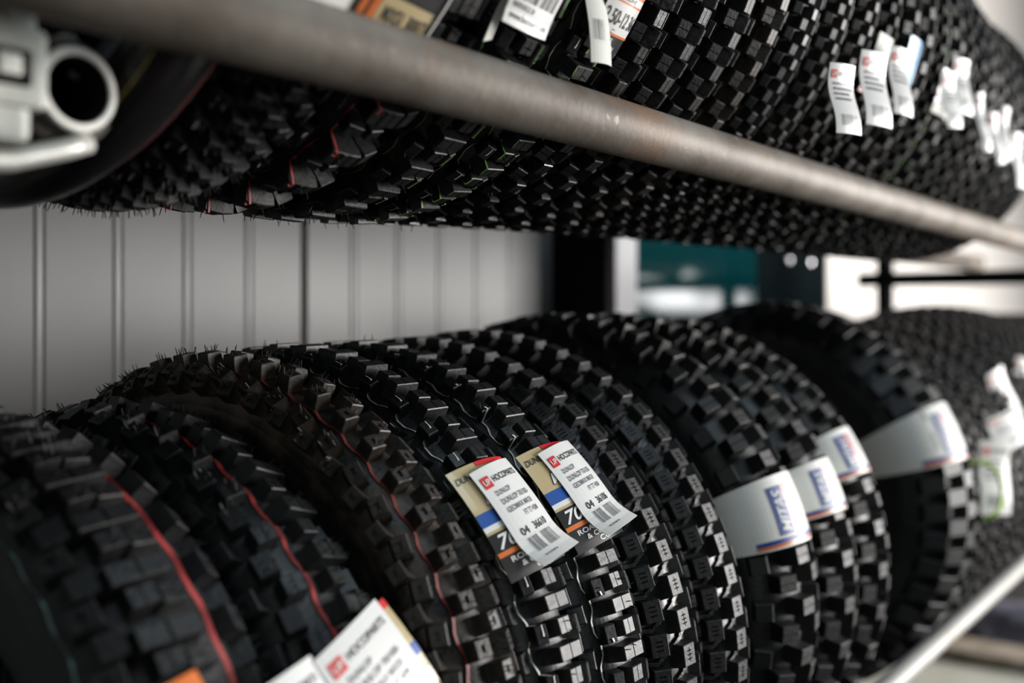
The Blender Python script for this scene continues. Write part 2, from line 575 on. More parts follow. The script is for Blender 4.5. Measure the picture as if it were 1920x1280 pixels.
def tyre(X, Yc, Zc, r, hw, pat, m, label, group, phase=0.0, yaw=0.0, hairs=0, stripes=(), pieces=True, name='off_road_tyre', seed=0, ribs=False, knobm=None):
    """Zc is measured from the lens height; the root Empty sits at the lowest point of the tyre"""
    rnd = random.Random(seed + int(X * 1000))
    Zw = Zc + H0
    root = empty(name, (X, Yc, Zw - r), (0, 0, yaw))
    tag(root, label, 'tyre', group)
    pitch, kh, rows = PAT[pat]
    rows = [list(q) for q in rows]
    sc = hw / 0.05
    for q in rows:                       # blocks grow with the width of the tyre
        q[1] *= 0.5 + 0.5 * sc
    R0 = r - kh
    hc = hw - 0.6 * kh                   # half width of the carcass without blocks
    dr, ds = 0.76 * hc, 1.30 * hc        # crown height above, sidewall height below the widest line
    C = Vector((0, 0, r))                # tyre centre in root coordinates

    def sec(p, off=0.0):
        """section point at angle p: across, radius, tilt of the surface"""
        d_ = dr if abs(p) <= math.pi / 2 else ds
        return ((hc + off) * math.sin(p), R0 - dr + (d_ + off) * math.cos(p), math.atan2(math.sin(p) / hc, math.cos(p) / d_))
    knobm = knobm or m
    # carcass
    prof = []
    for i in range(25):
        p = R(-132 + 264 * i / 24)
        prof.append(sec(p)[:2])
    xb, rb = hc * 0.62, R0 - dr - ds * 0.92
    prof += [(xb + .004, rb + .012), (xb, rb), (xb - .008, rb), (xb - .006, rb + .012)]
    for i in range(9):
        p = R(118 - 236 * i / 8)
        prof.append(sec(p, -.008)[:2])
    prof += [(-xb + .006, rb + .012), (-xb + .008, rb), (-xb, rb), (-xb - .004, rb + .012)]
    n, S = len(prof), 96
    v, f = [], []
    for i in range(S):
        t = 2 * math.pi * i / S
        s_, c_ = math.sin(t), math.cos(t)
        for (x, q) in prof:
            v.append((x, -q * s_, q * c_ + r))
    for i in range(S):
        j = (i + 1) % S
        for k in range(n):
            l = (k + 1) % n
            f.append((i * n + k, j * n + k, j * n + l, i * n + l))
    me = mesh('carcass', v, f)
    body = link('carcass', me, root, m, smooth=True)
    # raised rings on the sidewalls
    for sx in (-1, 1):
        vv, ff = [], []
        for i in range(72):
            t = 2 * math.pi * i / 72
            for a in range(5):
                p = R(92 + 5 * a)
                sx_, q, _p = sec(p, 0.0014 if 1 <= a <= 3 else -0.001)
                vv.append((sx * sx_, -q * math.sin(t), q * math.cos(t) + r))
        for i in range(72):
            j = (i + 1) % 72
            for a in range(4):
                qd = (i * 5 + a, j * 5 + a, j * 5 + a + 1, i * 5 + a + 1)
                ff.append(qd if sx > 0 else qd[::-1])
        link('sidewall_ring', mesh('sidewall_ring', vv, ff), root, m, smooth=True)
    T = {'root': root, 'X': X, 'Yc': Yc, 'Zc': Zc, 'r': r, 'hw': hw, 'R0': R0, 'hc': hc, 'kh': kh, 'sec': sec, 'C': C, 'body': body}
    TYRES.append(T)
    N = max(8, int(round(2 * math.pi * r / (pitch or .05))))
    for q in rows:                       # blocks stand aside of the painted lines, their edges just touching them
        for st in stripes:
            xr, xs = sec(R(q[0]))[0], sec(R(st[0]))[0]
            gap = st[4] if len(st) > 4 else -.0004
            if xr < xs and xr + q[1] / 2 + gap > xs:
                q[0] = math.degrees(math.asin(max(-.95, min(.95, (xs - q[1] / 2 - gap) / hc))))
            elif xr >= xs and xr - q[1] / 2 + min(gap, .0006) < xs:
                q[0] = math.degrees(math.asin(max(-.95, min(.95, (xs + q[1] / 2 + min(gap, .0006)) / hc))))
    sv, sf = [], []
    hv, hf = [], []
    foot = []
    yawm = Matrix.Rotation(yaw, 3, 'Z')
    cnt = 0
    for (ph, wd, ln, phs, kind, hf_, spin) in rows:
        x, q, phi = sec(R(ph))
        h = kh * hf_
        for k in range(N):
            th = 2 * math.pi * (k + phs + phase) / N
            ex, ey, en = frame(x, th, phi)
            if spin:
                a = R(spin)
                ex, ey = ex * math.cos(a) + ey * math.sin(a), ey * math.cos(a) - ex * math.sin(a)
            p = Vector((x, -q * math.sin(th), q * math.cos(th))) + C
            foot.append((x, wd * .44, th % (2 * math.pi), ln * .44 / q, q + h * math.cos(phi)))
            wp = yawm @ p + Vector((X, Yc, Zw - r))
            M3 = Matrix((ex, ey, en)).transposed()
            vis = seen(wp, yawm @ en)
            if vis and pieces and cnt < 300:
                o = link('tread_block', block_mesh(kind, wd, ln, h, knobm), root)
                M4 = M3.to_4x4()
                M4.translation = p
                o.matrix_local = M4
                cnt += 1
            else:
                V, F = block(kind if vis else 'plain', wd, ln, h)
                b = len(sv)
                for a in V:
                    sv.append(p + M3 @ Vector(a))
                sf += [tuple(b + i for i in g) for g in F]
            if hairs and vis and rnd.random() < hairs:
                for _ in range(rnd.choice((3, 4, 5, 6) if hairs > .65 else (1, 2, 2))):
                    base = p + ex * rnd.uniform(-.4, .4) * wd + ey * rnd.uniform(-.4, .4) * ln + en * (h - .0005)
                    tip = base + (en + ex * rnd.uniform(-.25, .25) + ey * rnd.uniform(-.35, .35)) * rnd.uniform(.0035, .0080)
                    b = len(hv)
                    for e in (ex, ex * -.5 + ey * .87, ex * -.5 - ey * .87):
                        hv.append(base + e * .0006)
                    for e in (ex, ex * -.5 + ey * .87, ex * -.5 - ey * .87):
                        hv.append(tip + e * .00035)
                    hf += [(b, b + 1, b + 4, b + 3), (b + 1, b + 2, b + 5, b + 4), (b + 2, b, b + 3, b + 5), (b + 3, b + 4, b + 5)]
    if sv:
        o = link('tread_blocks', mesh('tread_blocks', sv, sf), root, knobm)
        o['kind'] = 'stuff'
    if hv:
        o = link('moulding_hairs', mesh('moulding_hairs', hv, hf), root, 'hair')
        o['kind'] = 'stuff'
    if ribs:                             # low cross ribs that join the blocks of neighbouring rows
        rv, rf = [], []
        for k in range(N):
            for (pa, pb, fa, fb) in ribs:
                for i in range(9):
                    u = i / 8
                    x, q, phi = sec(R(pa + (pb - pa) * u))
                    th = 2 * math.pi * (k + phase + fa + (fb - fa) * u) / N
                    ex, ey, en = frame(x, th, phi)
                    p = Vector((x, -q * math.sin(th), q * math.cos(th))) + C
                    rv += [p - ey * .0034 - en * .001, p - ey * .0020 + en * .0030, p + ey * .0020 + en * .0030, p + ey * .0034 - en * .001]
                b = len(rv) - 36
                for i in range(8):
                    for a in range(3):
                        s0 = b + i * 4 + a
                        rf.append((s0, s0 + 4, s0 + 5, s0 + 1))
        o = link('cross_ribs', mesh('cross_ribs', rv, rf), root, 'rubber_rib')
        o['kind'] = 'stuff'
    # painted colour lines: they run over the carcass and step up over every block they meet
    for (ph, sm, wdt, jog, *_g) in stripes:
        vv, ff = [], []
        K = 1200
        x0 = sec(R(ph))[0]
        near = [q for q in foot if abs(q[0] - x0) < q[1] + .008]
        for i in range(K + 1):
            th = 2 * math.pi * i / K
            tri = abs(((th * N / (2 * math.pi)) % 1.0) * 2 - 1)          # a zigzag once per pitch
            x = x0 + jog * (max(0.25, min(0.75, tri)) * 4 - 2)
            p = math.asin(max(-.99, min(.99, x / hc)))
            q = sec(p)[1]
            for (fx, fw, ft, fl, fq) in near:
                if abs(fx - x) < fw and abs((th - ft + math.pi) % (2 * math.pi) - math.pi) < fl:
                    q = max(q, fq)
            q += .0009
            vv += [(x - wdt / 2, -q * math.sin(th), q * math.cos(th) + r), (x + wdt / 2, -q * math.sin(th), q * math.cos(th) + r)]
            if i:
                b = len(vv) - 4
                ff.append((b, b + 2, b + 3, b + 1))
        link('colour_line', mesh('colour_line', vv, ff), root, sm)
    return T


def tag_sheet(T, x0, th0, W, H, tilt=0.0, lift=0.004, curl=0.0, bow=0.0, lean=0.0, topcurl=0.0):
    """a sheet lying on the tread round (x0, th0 degrees); tilt in its own plane, curl lifts its lower end"""
    r, C, th0 = T['r'], T['C'], R(th0)
    ca, sa = math.cos(R(tilt)), math.sin(R(tilt))

    def S(u, v):
        a, b = u - W / 2, v - H / 2
        du, dv = a * ca - b * sa, a * sa + b * ca
        low = max(0.0, .32 - v / H) / .32
        hi = max(0.0, v / H - .75) / .25
        q = r + lift + curl * low * low + topcurl * hi * hi - bow * (a / (W / 2)) ** 2 + lean * a / W
        th = th0 - dv / r
        return C + Vector((x0 + du, -q * math.sin(th), q * math.cos(th)))
    return Sheet(S, W, H)


def hang_sheet(T, x0, th0, W, H, tilt=0.0, lift=.008, flare=.006, bow=.003, turn=0.0):
    """a strip whose top end touches the tread at th0 and which hangs straight down in front of it"""
    r, C = T['r'], T['C']
    zt = r * math.cos(R(th0))
    yt = -(r + lift) if th0 > 90 else -(r * math.sin(R(th0)) + lift)
    ca, sa = math.cos(R(tilt)), math.sin(R(tilt))

    def S(u, v):
        a, b = u - W / 2, v - H
        du, dv = a * ca - b * sa, a * sa + b * ca
        k = v / H
        return C + Vector((x0 + du * math.cos(R(turn)), yt - du * math.sin(R(turn)) - flare * (1 - k) ** 2 + bow * (2 * a / W) ** 2 - .002 * math.sin(k * 7), zt + dv))
    return Sheet(S, W, H)


def price_tag(T, x0, th0, W, H, far=False, num='36106', label=None, hang=False, **kw):
    s = (hang_sheet if hang else tag_sheet)(T, x0, th0, W, H, **kw)
    o = s.patch('price_tag', 0, 0, W, H, 'paper', T['root'], e=0.0004, th=0.0006, nu=10, nv=14)
    if label:
        o['label'] = label
    k = W / 0.058
    h = H / 0.088
    s.patch('logo', .004 * k, .070 * h, .014 * k, .080 * h, 'label_red', o, e=.0008, nu=2, nv=2)
    s.text('UP', .0052 * k, .0725 * h, .0076 * k, .005 * h, 'paper', o, e=.0012)
    s.text('HOCOPARTS', .017 * k, .0725 * h, .036 * k, .0055 * h, 'ink', o, e=.0008)
    if far:
        s.lines(.008 * k, .040 * h, .050 * k, .066 * h, 4, 'ink_grey', o, e=.0008)
        s.bars(.010 * k, .010 * h, .048 * k, .024 * h, 16, 'ink_grey', o, e=.0008)
        return s, o
    s.text('DUNLOP', .010 * k, .0615 * h, .019 * k, .0045 * h, 'ink_grey', o, e=.0008)
    s.text('DUNLOP 70/100-', .010 * k, .0535 * h, .040 * k, .0048 * h, 'ink_grey', o, e=.0008)
    s.text('GEOMAX MX33', .010 * k, .0460 * h, .036 * k, .0045 * h, 'ink_grey', o, e=.0008)
    s.text('FT TT 42M', .026 * k, .0385 * h, .021 * k, .0045 * h, 'ink_grey', o, e=.0008)
    s.text('04', .009 * k, .0255 * h, .010 * k, .0065 * h, 'ink', o, e=.0008)
    s.text(num, .026 * k, .0255 * h, .020 * k, .0065 * h, 'ink', o, e=.0008)
    s.bars(.010 * k, .010 * h, .023 * k, .0225 * h, 9, 'ink_grey', o, seed=3, e=.0008)
    s.bars(.028 * k, .010 * h, .045 * k, .0225 * h, 13, 'ink_grey', o, seed=5, e=.0008)
    s.lines(.012 * k, .004 * h, .036 * k, .0065 * h, 1, 'ink_grey', o, e=.0008)
    return s, o


def brand_sticker(T, x0, th0, W, H, **kw):
    """tan, blue and black maker's sticker under the price tag"""
    s = tag_sheet(T, x0, th0, W, H, **kw)
    o = s.patch('brand_sticker', 0, 0, W, H, 'tan', T['root'], e=0.0004, th=0.0006, nu=12, nv=16)
    o['label'] = 'tan and black printed sticker with a blue stripe'
    b = H
    s.patch('black_field', 0, 0, W, b * .40, 'label_black', o, e=.0006)
    s.patch('blue_stripe', 0, b * .47, W, b * .585, 'label_blue', o, e=.0006)
    s.patch('white_stripe', 0, b * .425, W, b * .47, 'paper', o, e=.0006)
    s.patch('orange_stripe', 0, b * .205, W, b * .245, 'label_orange', o, e=.0008)
    s.patch('red_corner', W * .42, b * .955, W, b, 'label_red', o, e=.0008)
    s.text('DUNLOP', W * .03, b * .865, W * .40, b * .06, 'ink', o, e=.0009, italic=True)
    s.text('GEOMAX', W * .28, b * .775, W * .55, b * .06, 'ink', o, e=.0009)
    s.text('MX33', W * .20, b * .62, W * .62, b * .12, 'ink', o, e=.0009, italic=True)
    s.text('MX33', W * .205, b * .626, W * .60, b * .104, 'paper', o, e=.0012, italic=True)
    s.text('TT', W * .52, b * .49, W * .3, b * .03, 'label_red', o, e=.0009)
    s.text('70/100', W * .06, b * .26, W * .8, b * .12, 'paper', o, e=.0009, italic=True)
    s.text('ROAD N', W * .12, b * .14, W * .5, b * .045, 'paper', o, e=.0009)
    s.text('& COM', W * .22, b * .08, W * .4, b * .045, 'paper', o, e=.0009)
    s.text('CO', W * .40, b * .02, W * .22, b * .045, 'paper', o, e=.0009)
    return s, o


def paper_band(T, th0, H, left=118, right=105, puff=.002, tilt=0.0, logo=True):
    """white paper band folded over the tread from one sidewall to the other"""
    r, C, hw, sec, kh = T['r'], T['C'], T['hw'], T['sec'], T['kh']
    dense = []
    for i in range(81):
        p = R(-left + (left + right) * i / 80)
        x, q, _p = sec(p, kh + puff)
        dense.append(Vector((x, q)))
    L = [0.0]
    for i in range(1, len(dense)):
        L.append(L[-1] + (dense[i] - dense[i - 1]).length)
    W = L[-1]

    def S(u, v):
        u = min(max(u, 0.0), W)
        i = 0
        while i < len(L) - 2 and L[i + 1] < u:
            i += 1
        t = (u - L[i]) / max(1e-9, L[i + 1] - L[i])
        p = dense[i].lerp(dense[i + 1], t)
        th = R(th0) - (v - H / 2) / r - tilt * (u / W - .5)
        q = p.y
        return C + Vector((p.x, -q * math.sin(th), q * math.cos(th)))
    s = Sheet(S, W, H)
    o = s.patch('paper_band', 0, 0, W, H, 'paper_matt', T['root'], e=0.0, th=.0006, nu=44, nv=8)
    o['label'] = 'white paper band with a blue and red logo'
    if logo:
        fr = lambda p: W * (left + p) / (left + right)
        a = fr(-62)
        s.patch('blue_stripe', a, H * .07, W * .97, H * .135, 'label_navy', o, e=.0005, nu=20, nv=2)
        s.patch('red_stripe', a, H * .025, W * .97, H * .07, 'label_orange', o, e=.0005, nu=20, nv=2)
        u0 = fr(-24)
        s.patch('logo_panel', u0 - .014, H * .17, u0 + .009, H * .85, 'label_navy', o, e=.0005, nu=6, nv=8)
        s.patch('logo_stripe', u0 + .009, H * .20, u0 + .0145, H * .85, 'label_red', o, e=.0005, nu=3, nv=8)
        s.text('MITAS', u0 + .0065, H * .20, H * .60, .0150, 'paper_matt', o, e=.0009, italic=True, rot=True)
        s.lines(u0 + .018, H * .40, u0 + .032, H * .86, 6, 'ink_grey', o, e=.0006)
    return s, o


# ================================================================== the place
WALL_Y = 1.28
KW = WALL_Y / 1.15
# floor and ceiling
o = link('floor', box_mesh('floor', -4, 9, -5, 1.5, -0.1, 0.0), None, 'floor_concrete')
o['kind'] = 'structure'
# back wall: a backing sheet with ribbed panels on it
wall = empty('wall_back', (0, WALL_Y, 0))
wall['kind'] = 'structure'
link('backing_sheet', box_mesh('backing_sheet', -2.5, 1.72 * KW, 0.007, 0.10, 0, 4.2), wall, 'wall_groove')
PIT = 0.1002 * WALL_Y / 1.15
KW = WALL_Y / 1.15
pan = box_mesh('panel', 0.0066, PIT - 0.0072, 0.0, 0.012, 0.0, 4.2, bev=0.0016)
pan.materials.append(MAT['wall_panel'])
rib = box_mesh('panel_rib', -0.0074, 0.0030, -0.0026, 0.012, 0.0, 4.2, bev=0.0030)
rib.materials.append(MAT['wall_bead_lit'])
for k in range(-30, 11):
    x = 0.658 * KW + PIT * k
    if x + PIT > 1.74 * KW:
        continue
    o = link('panel', pan, wall)
    o.location = (x, 0, 0)
    if k == 4:
        j = link('panel_joint', box_mesh('panel_joint', -0.002, 0.002, 0.004, 0.012, 0, 4.2), wall, 'wall_joint')
        j.location = (x, 0, 0)
    else:
        o = link('panel_rib', rib, wall)
        o.location = (x, 0, 0)
# steel column, door post, doors
o = link('trim_1', box_mesh('trim_1', 1.70 * KW, 1.925, WALL_Y - 0.13, WALL_Y + 0.2, 0, 4.2, bev=.004), None, 'dark_steel')
tag(o, None, None, kind='structure')
o = link('trim_2', box_mesh('trim_2', 1.925 * KW, 2.012 * KW, WALL_Y - 0.005, WALL_Y + 0.1, 0, 4.2, bev=.004), None, 'post_grey')
tag(o, None, None, kind='structure')
d1 = empty('door_1', (2.015 * KW, WALL_Y, 0))
d1['kind'] = 'structure'
link('door_leaf', box_mesh('door_leaf', 0, 0.64 * KW, 0.0, 0.05, 0.02, 2.2, bev=.003), d1, 'door_teal')
d2 = empty('door_2', (2.66 * KW, WALL_Y, 0))
d2['kind'] = 'structure'
link('door_leaf', box_mesh('door_leaf', 0, 0.51 * KW, 0.0, 0.05, 0.02, 2.2, bev=.003), d2, 'door_dark_reflection')
for x in (0.22, 0.40):
    bm = bmesh.new()
    bmesh.ops.create_uvsphere(bm, u_segments=16, v_segments=10, radius=0.017)
    for q in bm.verts:
        q.co.y *= 0.6
    me = bpy.data.meshes.new('door_stud')
    bm.to_mesh(me)
    bm.free()
    k = link('door_stud', me, d2, 'chrome', smooth=True)
    k.location = (x, -0.008, H0 + 0.18)
o = link('trim_3', box_mesh('trim_3', 2.0 * KW, 3.18 * KW, WALL_Y, WALL_Y + 0.1, 2.2, 4.2), None, 'wall_panel')
o['kind'] = 'structure'
wr = empty('wall_right', (3.18 * KW, WALL_Y, 0))
wr['kind'] = 'structure'
link('backing_sheet', box_mesh('backing_sheet', 0, 6.5, 0.008, 0.1, 0, 4.2), wr, 'wall_white')
panw = box_mesh('panel', 0.004, 0.396, 0.0, 0.012, 0.0, 4.2, bev=.002)
panw.materials.append(MAT['wall_white'])
for k in range(16):
    o = link('panel', panw, wr)
    o.location = (0.4 * k, 0, 0)

# ------------------------------------------------------------------ the rack
RU_Y, RU_Z = 0.474, 0.165          # upper front rail
YU, WU, RR = 0.727, 0.253, 0.024
RL_Y, RL_Z, RLR = 0.487, -0.545, 0.016
YL, WL = 0.776, 0.289


def w_up(X):
    """the rear tube of the upper row is not parallel to the front one: half the gap at X"""
    return WU - .0344 * (X - .45)


def zc_up(r, X):
    return RU_Z + math.sqrt((r + RR) ** 2 - w_up(X) ** 2)


def zc_lo(r):
    return RL_Z + math.sqrt((r + RLR) ** 2 - WL * WL)


o = link('rack_rail', tube_mesh('rack_rail', (-0.35, RU_Y, H0 + RU_Z), (3.42, RU_Y, H0 + RU_Z), RR, RR - .004), None, 'pipe_metal', smooth=True)
tag(o, 'rust-stained grey steel tube running across the front of the upper tyres', 'tube', 'rack tubes')
o = link('rack_rail', tube_mesh('rack_rail', (-0.35, RU_Y + 2 * w_up(-0.35), H0 + RU_Z), (3.42, RU_Y + 2 * w_up(3.42), H0 + RU_Z), RR, RR - .004), None, 'pipe_metal', smooth=True)
tag(o, 'rear steel tube under the upper tyres next to the wall', 'tube', 'rack tubes')
o = link('rack_rail', tube_mesh('rack_rail', (-0.35, RL_Y, H0 + RL_Z), (5.2, RL_Y, H0 + RL_Z), RLR, RLR - .003), None, 'rail_white', smooth=True)
tag(o, 'bright white tube below the front of the lower tyres at bottom right', 'tube', 'rack tubes')
o = link('rack_rail', tube_mesh('rack_rail', (-0.35, YL + WL, H0 + RL_Z), (5.2, YL + WL, H0 + RL_Z), RLR, RLR - .003), None, 'rail_white', smooth=True)
tag(o, 'rear white tube under the lower tyres next to the wall', 'tube', 'rack tubes')
# end frame at the far end of the bay
for (yy, lab) in ((1.02, 'dark upright post standing against the bright wall at right'),):
    o = link('rack_post', tube_mesh('rack_post', (3.32, yy, 0), (3.32, yy, H0 + 0.9), 0.026, 0.022), None, 'dark_steel', smooth=True)
    tag(o, lab, 'post', 'rack posts')
o = link('rack_crossbar', tube_mesh('rack_crossbar', (3.32, 0.36, H0 + 0.118), (3.32, 1.10, H0 + 0.118), 0.022, 0.018), None, 'dark_steel', smooth=True)
tag(o, 'dark horizontal crossbar in front of the bright wall at right edge', 'bar', 'rack crossbars')
# cross tube with open end at left, and its clamp
CX, CZ, CY0 = 0.340, 0.129, 0.553
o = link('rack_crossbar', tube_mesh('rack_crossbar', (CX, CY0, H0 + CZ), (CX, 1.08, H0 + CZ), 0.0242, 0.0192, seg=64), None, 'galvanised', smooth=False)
o.data.materials.append(MAT['bore_dark'])
o.data.materials.append(MAT['steel_in_shade'])
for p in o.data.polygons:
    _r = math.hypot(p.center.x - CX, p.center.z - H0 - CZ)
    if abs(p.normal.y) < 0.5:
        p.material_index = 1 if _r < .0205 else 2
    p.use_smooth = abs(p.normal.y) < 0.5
tag(o, 'open end of a pale steel tube pointing at the viewer at top left', 'tube', 'rack crossbars')


def clamp():
    root = empty('tube_clamp', (CX, CY0 + .01, H0 + CZ - .04))
    tag(root, 'galvanised scaffold clamp gripping the open tube end at top left', 'clamp')
    off = Vector((-CX, -(CY0 + .01), -(H0 + CZ - .04)))

    def arc(name, r0, r1, a0, a1, y0, y1, n=22):
        v, f = [], []
        for i in range(n + 1):
            a = R(a0 + (a1 - a0) * i / n)
            for (q, y) in ((r0, y0), (r1, y0), (r1, y1), (r0, y1)):
                v.append(Vector((CX + q * math.cos(a), y, H0 + CZ + q * math.sin(a))) + off)
        for i in range(n):
            for k in range(4):
                l = (k + 1) % 4
                f.append((i * 4 + k, i * 4 + l, i * 4 + 4 + l, i * 4 + 4 + k))
        f.append((3, 2, 1, 0))
        f.append(tuple(n * 4 + k for k in range(4)))
        return link(name, mesh(name, v, f), root, 'steel_in_shade')

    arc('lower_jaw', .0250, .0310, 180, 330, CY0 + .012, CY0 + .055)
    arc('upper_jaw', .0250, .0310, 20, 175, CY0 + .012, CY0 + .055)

    def bx(name, x0, x1, y0, y1, z0, z1, m='galvanised_dull', bev=.002, par=None):
        me = box_mesh(name, x0, x1, y0, y1, z0, z1, bev)
        me.transform(Matrix.Translation(off))
        return link(name, me, par or root, m, smooth=False)
    z = H0 + CZ
    # flange left of the tube; a dark plate stands for its shaded recess
    bx('flange', CX - .070, CX - .0245, CY0 - .012, CY0 + .020, z - .018, z + .026, bev=.005)
    fr = bx('recess_shade', CX - .0560, CX - .0365, CY0 - .0155, CY0 - .010, z - .007, z + .012, 'dark_steel', .001)
    bx('bolt_head', CX - .0570, CX - .0440, CY0 - .0195, CY0 - .010, z - .003, z + .008, 'galvanised', .0015)
    bx('flange_shoulder', CX - .062, CX - .0275, CY0 - .008, CY0 + .024, z + .018, z + .043, bev=.007)
    bx('flange_foot', CX - .064, CX - .032, CY0 - .008, CY0 + .024, z - .036, z - .012, bev=.006)
    # lever strap under the tube
    me = sweep_mesh('strap', [Vector((CX + x, CY0 + .004, z + zz)) + off for x, zz in ((-.072, -.046), (-.055, -.046), (-.038, -.044), (-.022, -.039), (-.006, -.034), (.008, -.0285))], .0062, 10)
    link('strap', me, root, 'galvanised', smooth=True)
    # saddle that carries the front rail
    me = sweep_mesh('saddle', [Vector((CX - .045, CY0 + .01, z + .03)) + off, Vector((CX - .048, CY0 - .02, z + .046)) + off, Vector((CX - .052, CY0 - .06, z + .058)) + off], .011, 12)
    link('saddle', me, root, 'galvanised_dull', smooth=True)
    # bolt end at the right of the tube
    link('bolt', (lambda q: q)(tube_mesh('bolt', Vector((CX + .012, CY0 + .03, z + .017)) + off, Vector((CX + .034, CY0 + .012, z + .010)) + off, .0042, None, 16)), root, 'galvanised', smooth=True)
    bx('hinge_lug', CX + .002, CX + .012, CY0 + .02, CY0 + .04, z + .022, z + .036, bev=.003)


clamp()

# ------------------------------------------------------------------ lower row of tyres
GL = 'tyres in the lower row'
LOW = {}


def low(key, X, r, hw, pat, m, label, **kw):
    LOW[key] = tyre(X, YL, zc_lo(r), r, hw, pat, m, label, GL, **kw)
    return LOW[key]


low('a', .395, .3160, .065, 'cups_wide', 'rubber', 'dark knobbly tyre with a grey-green and a red line at bottom left corner', hairs=.9, phase=.2,
    stripes=((-66, 'paint_grey_teal', .0030, .0004, .004), (32, 'paint_red', .0042, .0010, .0165)))
low('b', .512, .3155, .050, 'cups_wide', 'rubber_cool', 'knobbly tyre with one red line and teal marks, second from bottom left', hairs=.7, phase=.55,
    stripes=((-4, 'paint_red', .0038, .0016, .006), (64, 'paint_teal', .0018, .0016)))
low('c', .616, .3285, .046, 'studs', 'rubber_brown', 'brownish dusty knobbly tyre with a thin dark red line, dimpled studs', hairs=.8, phase=.3,
    stripes=((-26, 'paint_red_dark', .0030, .0013, .0045),))
low('d', .704, .3300, .042, 'cups', 'rubber_cool', 'glossy knobbly tyre with a zigzag white line left of a tan sticker', hairs=.35, phase=.1, knobm='rubber_cool',
    stripes=((-46, 'paint_white', .0022, .0016),))
low('e', .792, .3305, .045, 'cups', 'rubber_cool', 'glossy knobbly tyre with white zigzag line and the rightmost tan sticker', hairs=.3, phase=.65,
    stripes=((-40, 'paint_white', .0022, .0016),))
RB = ((-74, -45, .50, .58), (-45, -4, .52, .00), (-4, 40, .95, .55))
low('f', .886, .3315, .047, 'bars', 'rubber_gloss', 'tyre of three-slotted square blocks touching the right white price tag', phase=.4, knobm='rubber', ribs=RB)
low('g', .990, .3340, .047, 'bars', 'rubber_gloss', 'tyre of three-slotted square blocks left of the first white paper band', phase=.1, knobm='rubber', ribs=RB)
low('h', 1.158, .3415, .063, 'bigsplit', 'rubber_cool', 'wide tyre with big split blocks and the lowest white paper band', phase=.2, knobm='rubber')
low('i', 1.292, .3415, .062, 'bigsplit', 'rubber_cool', 'wide tyre with big split blocks and the middle white paper band', phase=.7, knobm='rubber')
low('j', 1.428, .3395, .060, 'bigsplit', 'rubber_cool', 'wide tyre with a small tilted paper band next to the large dark gap', phase=.35, knobm='rubber')
low('k', 1.846, .3500, .085, 'lugs', 'rubber_cool', 'widest tyre with flat broad lugs and the largest white paper band', phase=.3)
rest = [(1.93, .334, .052, 'square', 'rubber'), (2.045, .331, .05, 'small', 'rubber_dust'), (2.155, .333, .052, 'studs', 'rubber_dust'), (2.27, .330, .05, 'small', 'rubber_dust'),
        (2.385, .336, .054, 'square', 'rubber_dust'), (2.50, .340, .052, 'studs', 'rubber_dust'), (2.615, .345, .052, 'square', 'rubber_dust'), (2.735, .350, .054, 'small', 'rubber_dust'),
        (2.85, .352, .052, 'studs', 'rubber_dust'), (2.97, .352, .052, 'square', 'rubber_dust'), (3.09, .350, .052, 'small', 'rubber')]
names = ['first', 'second', 'third', 'fourth', 'fifth', 'sixth', 'seventh', 'eighth', 'ninth', 'tenth', 'eleventh', 'twelfth', 'thirteenth', 'fourteenth', 'fifteenth', 'sixteenth',
         'seventeenth', 'eighteenth', 'nineteenth', 'twentieth']
for n_, (X, r, hw, p, m_) in enumerate(rest):
    low('r%d' % n_, X + .065, r, hw, p, m_, 'blurred brown-black knobbly tyre, %s behind the widest lower tyre' % names[n_], pieces=n_ < 2, phase=.13 * n_)
for n_, (X, r) in enumerate(((3.47, .345), (3.60, .345), (3.73, .345), (3.86, .345), (3.99, .345))):
    tyre(X, YL, zc_lo(r), r, .054, ('square', 'small', 'studs')[n_ % 3], 'rubber_dust', 'far dim tyre beyond the dark post at right, %s past it' % names[n_], 'tyres beyond the post', pieces=False, phase=.2 * n_)

# ------------------------------------------------------------------ upper row of tyres
GU = 'tyres in the upper row'
UP = {}


def upt(key, X, r, hw, pat, m, label, **kw):
    UP[key] = tyre(X, RU_Y + w_up(X), zc_up(r, X), r, hw, pat, m, label, GU, **kw)
    return UP[key]


upt('s', .394, .322, .027, 'smooth', 'rubber_smooth', 'smooth narrow tyre behind the open tube end at top left', name='smooth_tyre', stripes=((-52, 'paint_yellow', .0012, 0.0), (62, 'paint_brown', .002, 0.0)))
upt('1', .481, .326, .054, 'small', 'rubber_matt', 'black knobbly tyre hanging lowest at left, right of the smooth tyre', hairs=.9, phase=.3)
upt('2', .577, .331, .043, 'paddle', 'rubber', 'tyre with wide scooped paddle blocks below the tube, carrying the tan MXS1 sticker', hairs=.5, phase=.2, stripes=((-30, 'paint_red', .0016, .001),))
upt('3', .660, .326, .040, 'cups', 'rubber', 'knobbly tyre with thin green lines under the barcode label with web address', hairs=.6, phase=.4, stripes=((-50, 'paint_green', .0022, .0012), (40, 'paint_green', .0014, .0012)))
upt('4', .736, .325, .036, 'cups', 'rubber_cool', 'narrow tyre with green zigzag lines carrying the orange and white size sticker', hairs=.5, phase=.1, stripes=((-45, 'paint_white', .0012, .0012), (-14, 'paint_green', .0022, .0014), (38, 'paint_green', .0018, .0012)))
upt('5', .802, .326, .031, 'square', 'rubber_gloss', 'narrow glossy tyre, first right of the orange sticker', hairs=.3, phase=.6)
upt('6', .866, .327, .033, 'square', 'rubber', 'tyre with bright square blocks, second right of the orange sticker', phase=.2)
upt('7', .934, .327, .033, 'square', 'rubber', 'tyre with grey square blocks, third right of the orange sticker', phase=.5)
upt('8', 1.001, .326, .033, 'square', 'rubber_brown', 'brownish tyre with square blocks, fourth right of the orange sticker', phase=.0)
